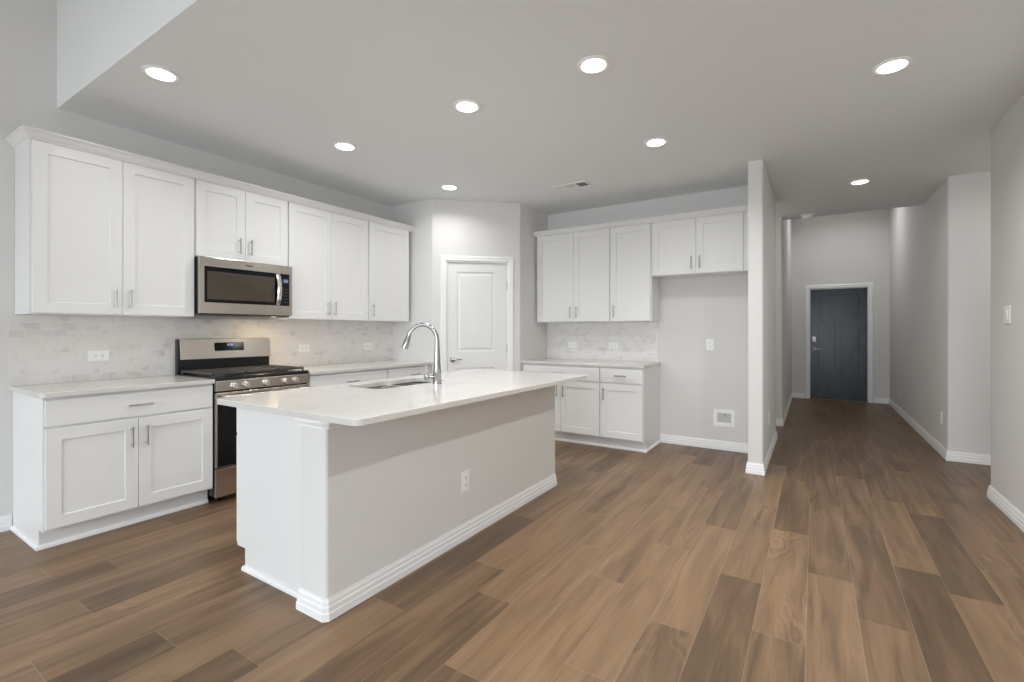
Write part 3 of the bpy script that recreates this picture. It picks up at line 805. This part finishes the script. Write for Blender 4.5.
# ------------------------------------------------------------------ microwave
mw = thing('microwave', 'stainless over-the-range microwave with dark window under the short cabinet', 'microwave', (XW + .2, 2.137, 1.40))
bx('body', LEFT, (1.760, 2.514, .012, .372, 1.404, 1.838), M_black, mw, .003)
md = bx('door', LEFT, (1.760, 2.4095, .373, .402, 1.402, 1.838), M_steel, mw, .0015)
bx('window_surround', LEFT, (1.792, 2.4095, .400, .4035, 1.487, 1.766), M_glass, md, .001)
bx('window_glass', LEFT, (1.812, 2.352, .4032, .4048, 1.512, 1.728), M_mwglass, md, .001)
bx('badge', LEFT, (2.105, 2.165, .4018, .4026, 1.796, 1.806), M_iron, md, 0)
bm = B()
hw = .020
arc = [(z, .404 + .036 * math.sin(math.pi * (z - 1.492) / (1.762 - 1.492)) ** .6) for z in [1.492 + .27 * k / 14 for k in range(15)]]
rows = [[bm.verts.new(LEFT(2.378 + s * hw, n + d, z)) for s, d in ((-1, 0), (-.6, .008), (.6, .008), (1, 0))] for z, n in arc]
for a, b in zip(rows, rows[1:]):
    for i in range(4): bm.faces.new((a[i], a[(i + 1) % 4], b[(i + 1) % 4], b[i]))
bm.faces.new(rows[0]); bm.faces.new(rows[-1][::-1])
obj('handle', bm, M_knob, md, smooth=True)
mc = bx('control_panel', LEFT, (2.4105, 2.514, .373, .402, 1.402, 1.838), M_steel, mw, .0015)
bx('keypad', LEFT, (2.4107, 2.487, .400, .4035, 1.487, 1.766), M_glass, mc, .001)
bx('display', LEFT, (2.432, 2.474, .4033, .4043, 1.690, 1.718), M_lcdbg, mc, 0)
for r in range(5):
    for c in range(3): bx('key', LEFT, (2.424 + c * .018, 2.433 + c * .018, .4033, .4038, 1.515 + r * .028, 1.522 + r * .028), M_slot, mc, 0)
bx('vent_grille', LEFT, (1.764, 2.510, .05, .368, 1.392, 1.4045), M_iron, mw, .001)
# the cooktop lamp under the microwave
bm = B(); lathe(bm, LEFT(2.40, .30, 1.3925), (0, 0, -1), [(.022, 0), (.022, .003), (0, .004)], 20); obj('cooktop_lamp', bm, simple('warm_lens', (.9, .8, .6), .5, noise=.01, emit=(1, .72, .36), estr=1.5), mw)
l = bpy.data.lights.new('cooktop_lamp_light', 'AREA'); l.shape = 'DISK'; l.size = .05; l.energy = 1.3; l.color = (1, .74, .42)
lo = bpy.data.objects.new('cooktop_lamp_light', l); COL.objects.link(lo); lo.location = LEFT(2.40, .30, 1.384)

# ------------------------------------------------------------------ outlets, switches, box
def outlet(fr, a, z, label, horizontal=False, n=.0, kind='outlet', w=.076, h=.122, group=None):
    nm = {'outlet': 'wall_outlet', 'rocker': 'light_switch'}[kind]
    t = thing(nm, label, {'outlet': 'outlet', 'rocker': 'light switch'}[kind], fr(a, n, z), group)
    if horizontal: f2 = Fr(fr(a, n, z), (0, 0, 1), fr.N); g = Fr(fr(a, n, z), fr.A, fr.N)
    def P(p, q, n0, n1, r, s):     # p..q across, r..s along the plate's long side
        return (r, s, n0, n1, p, q) if horizontal else (p, q, n0, n1, r, s)
    F = Fr(fr(a, n, z), fr.A, fr.N)
    bm = B(); box(bm, F, *P(-w / 2, w / 2, .0006, .006, -h / 2, h / 2)); obj('plate', bm, M_plastic, t, bevel=.002)
    if kind == 'outlet':
        for s in (-1, 1):
            bm = B(); box(bm, F, *P(-.017, .017, .004, .0085, s * .020 - .0145, s * .020 + .0145)); r_ = obj('receptacle', bm, M_plastic, t, bevel=.003)
            bm = B()
            for q in (-.007, .006): box(bm, F, *P(q - .0013, q + .0013, .0078, .0089, s * .020 - .002, s * .020 + .007))
            box(bm, F, *P(-.0025, .0025, .0078, .0089, s * .020 - .010, s * .020 - .006))
            obj('slots', bm, M_slot, r_)
    else:
        bm = B(); box(bm, F, *P(-.017, .017, .004, .0095, -.034, .034)); obj('rocker', bm, M_plastic, t, bevel=.002)
    return t
T = .0101
G1 = 'sideways outlets in the tile'
outlet(LEFT, 1.272, 1.090, 'white sideways outlet in the tile left of the range', True, T, group=G1)
outlet(LEFT, 2.890, 1.092, 'white sideways outlet in the tile just right of the range', True, T, group=G1)
outlet(LEFT, 3.703, 1.090, 'white sideways outlet in the tile near the pantry corner, left of the faucet', True, T, group=G1)
outlet(BACK, -2.570, 1.090, 'white sideways outlet at the left end of the back-wall tile', True, T, group=G1)
outlet(BACK, -2.028, 1.090, 'white sideways outlet mid way along the back-wall tile', True, T, group=G1)
G2 = 'upright wall outlets'
outlet(BACK, -.948, 1.118, 'white outlet on the bare wall of the fridge space', group=G2)
ISLW = Fr((IX1, 0, 0), (0, 1, 0), (1, 0, 0))
outlet(ISLW, 2.287, .352, 'white outlet low on the grey side of the island', group=G2)
PIL = Fr((-.38, 0, 0), (0, 1, 0), (1, 0, 0))
outlet(PIL, 5.36, .400, 'white outlet low on the hall side of the fridge partition', group=G2)
HL = Fr((-.36, 0, 0), (0, 1, 0), (1, 0, 0))
outlet(HL, 9.68, .315, 'small white outlet low on the left hall wall near the front door', group=G2)
outlet(HL, 10.10, 1.320, 'white light switch on the left hall wall beside the front door', kind='rocker', group='light switches')
HR = Fr((1.1, 0, 0), (0, 1, 0), (-1, 0, 0))
outlet(HR, 9.17, .355, 'white outlet low on the right hall wall, the one nearer the front door', group=G2)
outlet(HR, 6.46, .380, 'white outlet low on the right hall wall by the rounded corner', group=G2)
NR = Fr((1.127, 0, 0), (0, 1, 0), (-1, 0, 0))
outlet(NR, 4.600, 1.380, 'white rocker light switch on the near right wall', kind='rocker', w=.120, h=.125, group='light switches')

wb = thing('water_outlet_box', 'square white recessed water supply box low in the fridge space', 'outlet box', BACK(-.810, 0, .339))
bm = B()
for d in ((-.914, -.706, .0006, .008, .250, .292), (-.914, -.706, .0006, .008, .392, .428), (-.914, -.876, .0006, .008, .292, .392), (-.738, -.706, .0006, .008, .292, .392)): box(bm, BACK, *d)
obj('frame', bm, M_plastic, wb)
bm = B(); box(bm, BACK, -.876, -.738, .0004, .0015, .292, .392); obj('recess', bm, simple('box_back_plastic', (.55, .55, .54), .5, noise=.02), wb)
bm = B(); lathe(bm, BACK(-.800, .0016, .372), BACK.N, [(.012, 0), (.012, .012), (.008, .014), (0, .015)], 16); tube(bm, [BACK(-.800, .008, .372), BACK(-.800, .008, .392)], .007, 10); obj('valve', bm, M_nickel, wb, smooth=True)

# ------------------------------------------------------------------ ceiling fixtures
LIGHTS = [((-3.231, 1.239), 'round recessed ceiling light nearest the raised ceiling edge on the range side'),
          ((-3.232, 2.533), 'round recessed ceiling light in front of the microwave cabinet'),
          ((-3.229, 3.845), 'round recessed ceiling light in front of the pantry door'),
          ((-1.966, 2.523), 'round recessed ceiling light above the middle of the island'),
          ((-1.055, 2.515), 'large round recessed ceiling light nearest above the island seating side'),
          ((-1.067, 3.816), 'round recessed ceiling light between the air vent and the partition'),
          ((.373, 3.437), 'large round recessed ceiling light by the near right wall'),
          ((.390, 5.934), 'round recessed ceiling light down the hall before the front door')]
LIGHTS += [((-1.060, 1.239), 'unseen recessed light added over the front end of the island'),  # two unseen lamps continuing the grid, added for more light
           ((.373, 1.239), 'unseen recessed light added over the open floor in front of the near right wall')]
for (x, y), lab in LIGHTS:
    t = thing('recessed_light', lab, 'ceiling light', (x, y, ZC), 'recessed ceiling lights')
    bm = B(); lathe(bm, (x, y, ZC), (0, 0, -1), [(.092, .0002), (.092, .005), (.086, .009), (.070, .008), (.066, .006)], 40)
    obj('trim_ring', bm, M_trim, t, smooth=True)
    bm = B(); lathe(bm, (x, y, ZC), (0, 0, -1), [(.0675, .004), (.0675, .0095), (0, .0105)], 40); obj('lens', bm, M_lens, t)
    l = bpy.data.lights.new('recessed_lamp', 'AREA'); l.shape = 'DISK'; l.size = .13; l.spread = math.radians(150); l.energy = LAMP_POWER * (.3 if y > 5 else 2.0 if x > 0 else .72 if x < -3 and y < 2 else .78 if x < -3 and y > 3 else 1.12); l.color = (.985, .985, .985)
    lo = bpy.data.objects.new('recessed_lamp', l); COL.objects.link(lo); lo.location = (x, y, ZC - .013)

# lamps added to brighten the foyer and the two side passages, out of sight behind the header and the wall ends
for x, y, z, e in ((.37, 9.3, ZF, 8.0), (2.1, 5.55, ZC, 6.5), (-1.1, 6.85, ZC, 2.5)):
    bm = B(); lathe(bm, (x, y, z), (0, 0, -1), [(.16, .0002), (.16, .02), (.14, .07), (.08, .10), (0, .11)], 32)
    tag(obj('added_lamp', bm, M_lens, smooth=True), 'unseen dome lamp added ' + ('in the foyer before the front door' if z == ZF else 'in the side passage right of the hall' if x > 0 else 'in the passage left of the hall'), 'ceiling light')
    l = bpy.data.lights.new('added_lamp_light', 'AREA'); l.shape = 'DISK'; l.size = .28; l.energy = e; l.spread = math.radians(150 if z == ZF else 180); l.color = (.985, .985, .985)
    lo = bpy.data.objects.new('added_lamp_light', l); COL.objects.link(lo); lo.location = (x, y, z - .12)
vt = thing('ceiling_vent', 'rectangular white ceiling air vent with three louvre sections', 'air vent', (-2.133, 4.493, ZC))
VX0, VX1, VY0, VY1 = -2.335, -1.935, 4.405, 4.580
bm = B(); fw = .020
for d in ((VX0, VX1, VY0, VY0 + fw), (VX0, VX1, VY1 - fw, VY1), (VX0, VX0 + fw, VY0 + fw, VY1 - fw), (VX1 - fw, VX1, VY0 + fw, VY1 - fw), (VX0 + .128, VX0 + .140, VY0 + fw, VY1 - fw), (VX0 + .260, VX0 + .272, VY0 + fw, VY1 - fw)):
    bxs(bm, d[0], d[1], d[2], d[3], ZC - .009, ZC - .0004)
obj('frame', bm, M_trim, vt, bevel=.002)
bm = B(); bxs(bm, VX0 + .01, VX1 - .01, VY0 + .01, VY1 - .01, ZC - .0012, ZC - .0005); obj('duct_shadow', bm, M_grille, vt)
for s0, s1, tilt in ((VX0 + .022, VX0 + .127, 1), (VX0 + .141, VX0 + .259, 0), (VX0 + .273, VX1 - .022, -1)):
    bm = B(); n = 8
    for k in range(n):
        c = s0 + (s1 - s0) * (k + .5) / n
        w = .0055; v = []
        for y in (VY0 + fw, VY1 - fw):
            for dx, dz in ((-w - tilt * .0, -.002), (w, -.002 - .0)):
                v.append(bm.verts.new((c + dx, y, ZC - .0045 + (tilt * (1 if dx > 0 else -1) * .0028))))
        bm.faces.new((v[0], v[1], v[3], v[2]))
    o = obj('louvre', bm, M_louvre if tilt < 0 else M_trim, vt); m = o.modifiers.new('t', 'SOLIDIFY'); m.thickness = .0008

sm = thing('smoke_detector', 'small round white smoke detector on the hall ceiling edge', 'smoke detector', (-.07, 7.29, ZC))
bm = B(); lathe(bm, (-.07, 7.29, ZC), (0, 0, -1), [(.085, .0005), (.085, .010), (.082, .014), (.066, .015)], 36); obj('base', bm, M_plastic, sm, smooth=True)
bm = B(); lathe(bm, (-.07, 7.29, ZC), (0, 0, -1), [(.066, .014), (.064, .045), (.055, .054), (.030, .056), (0, .056)], 36); obj('cover', bm, M_plastic, sm, smooth=True)
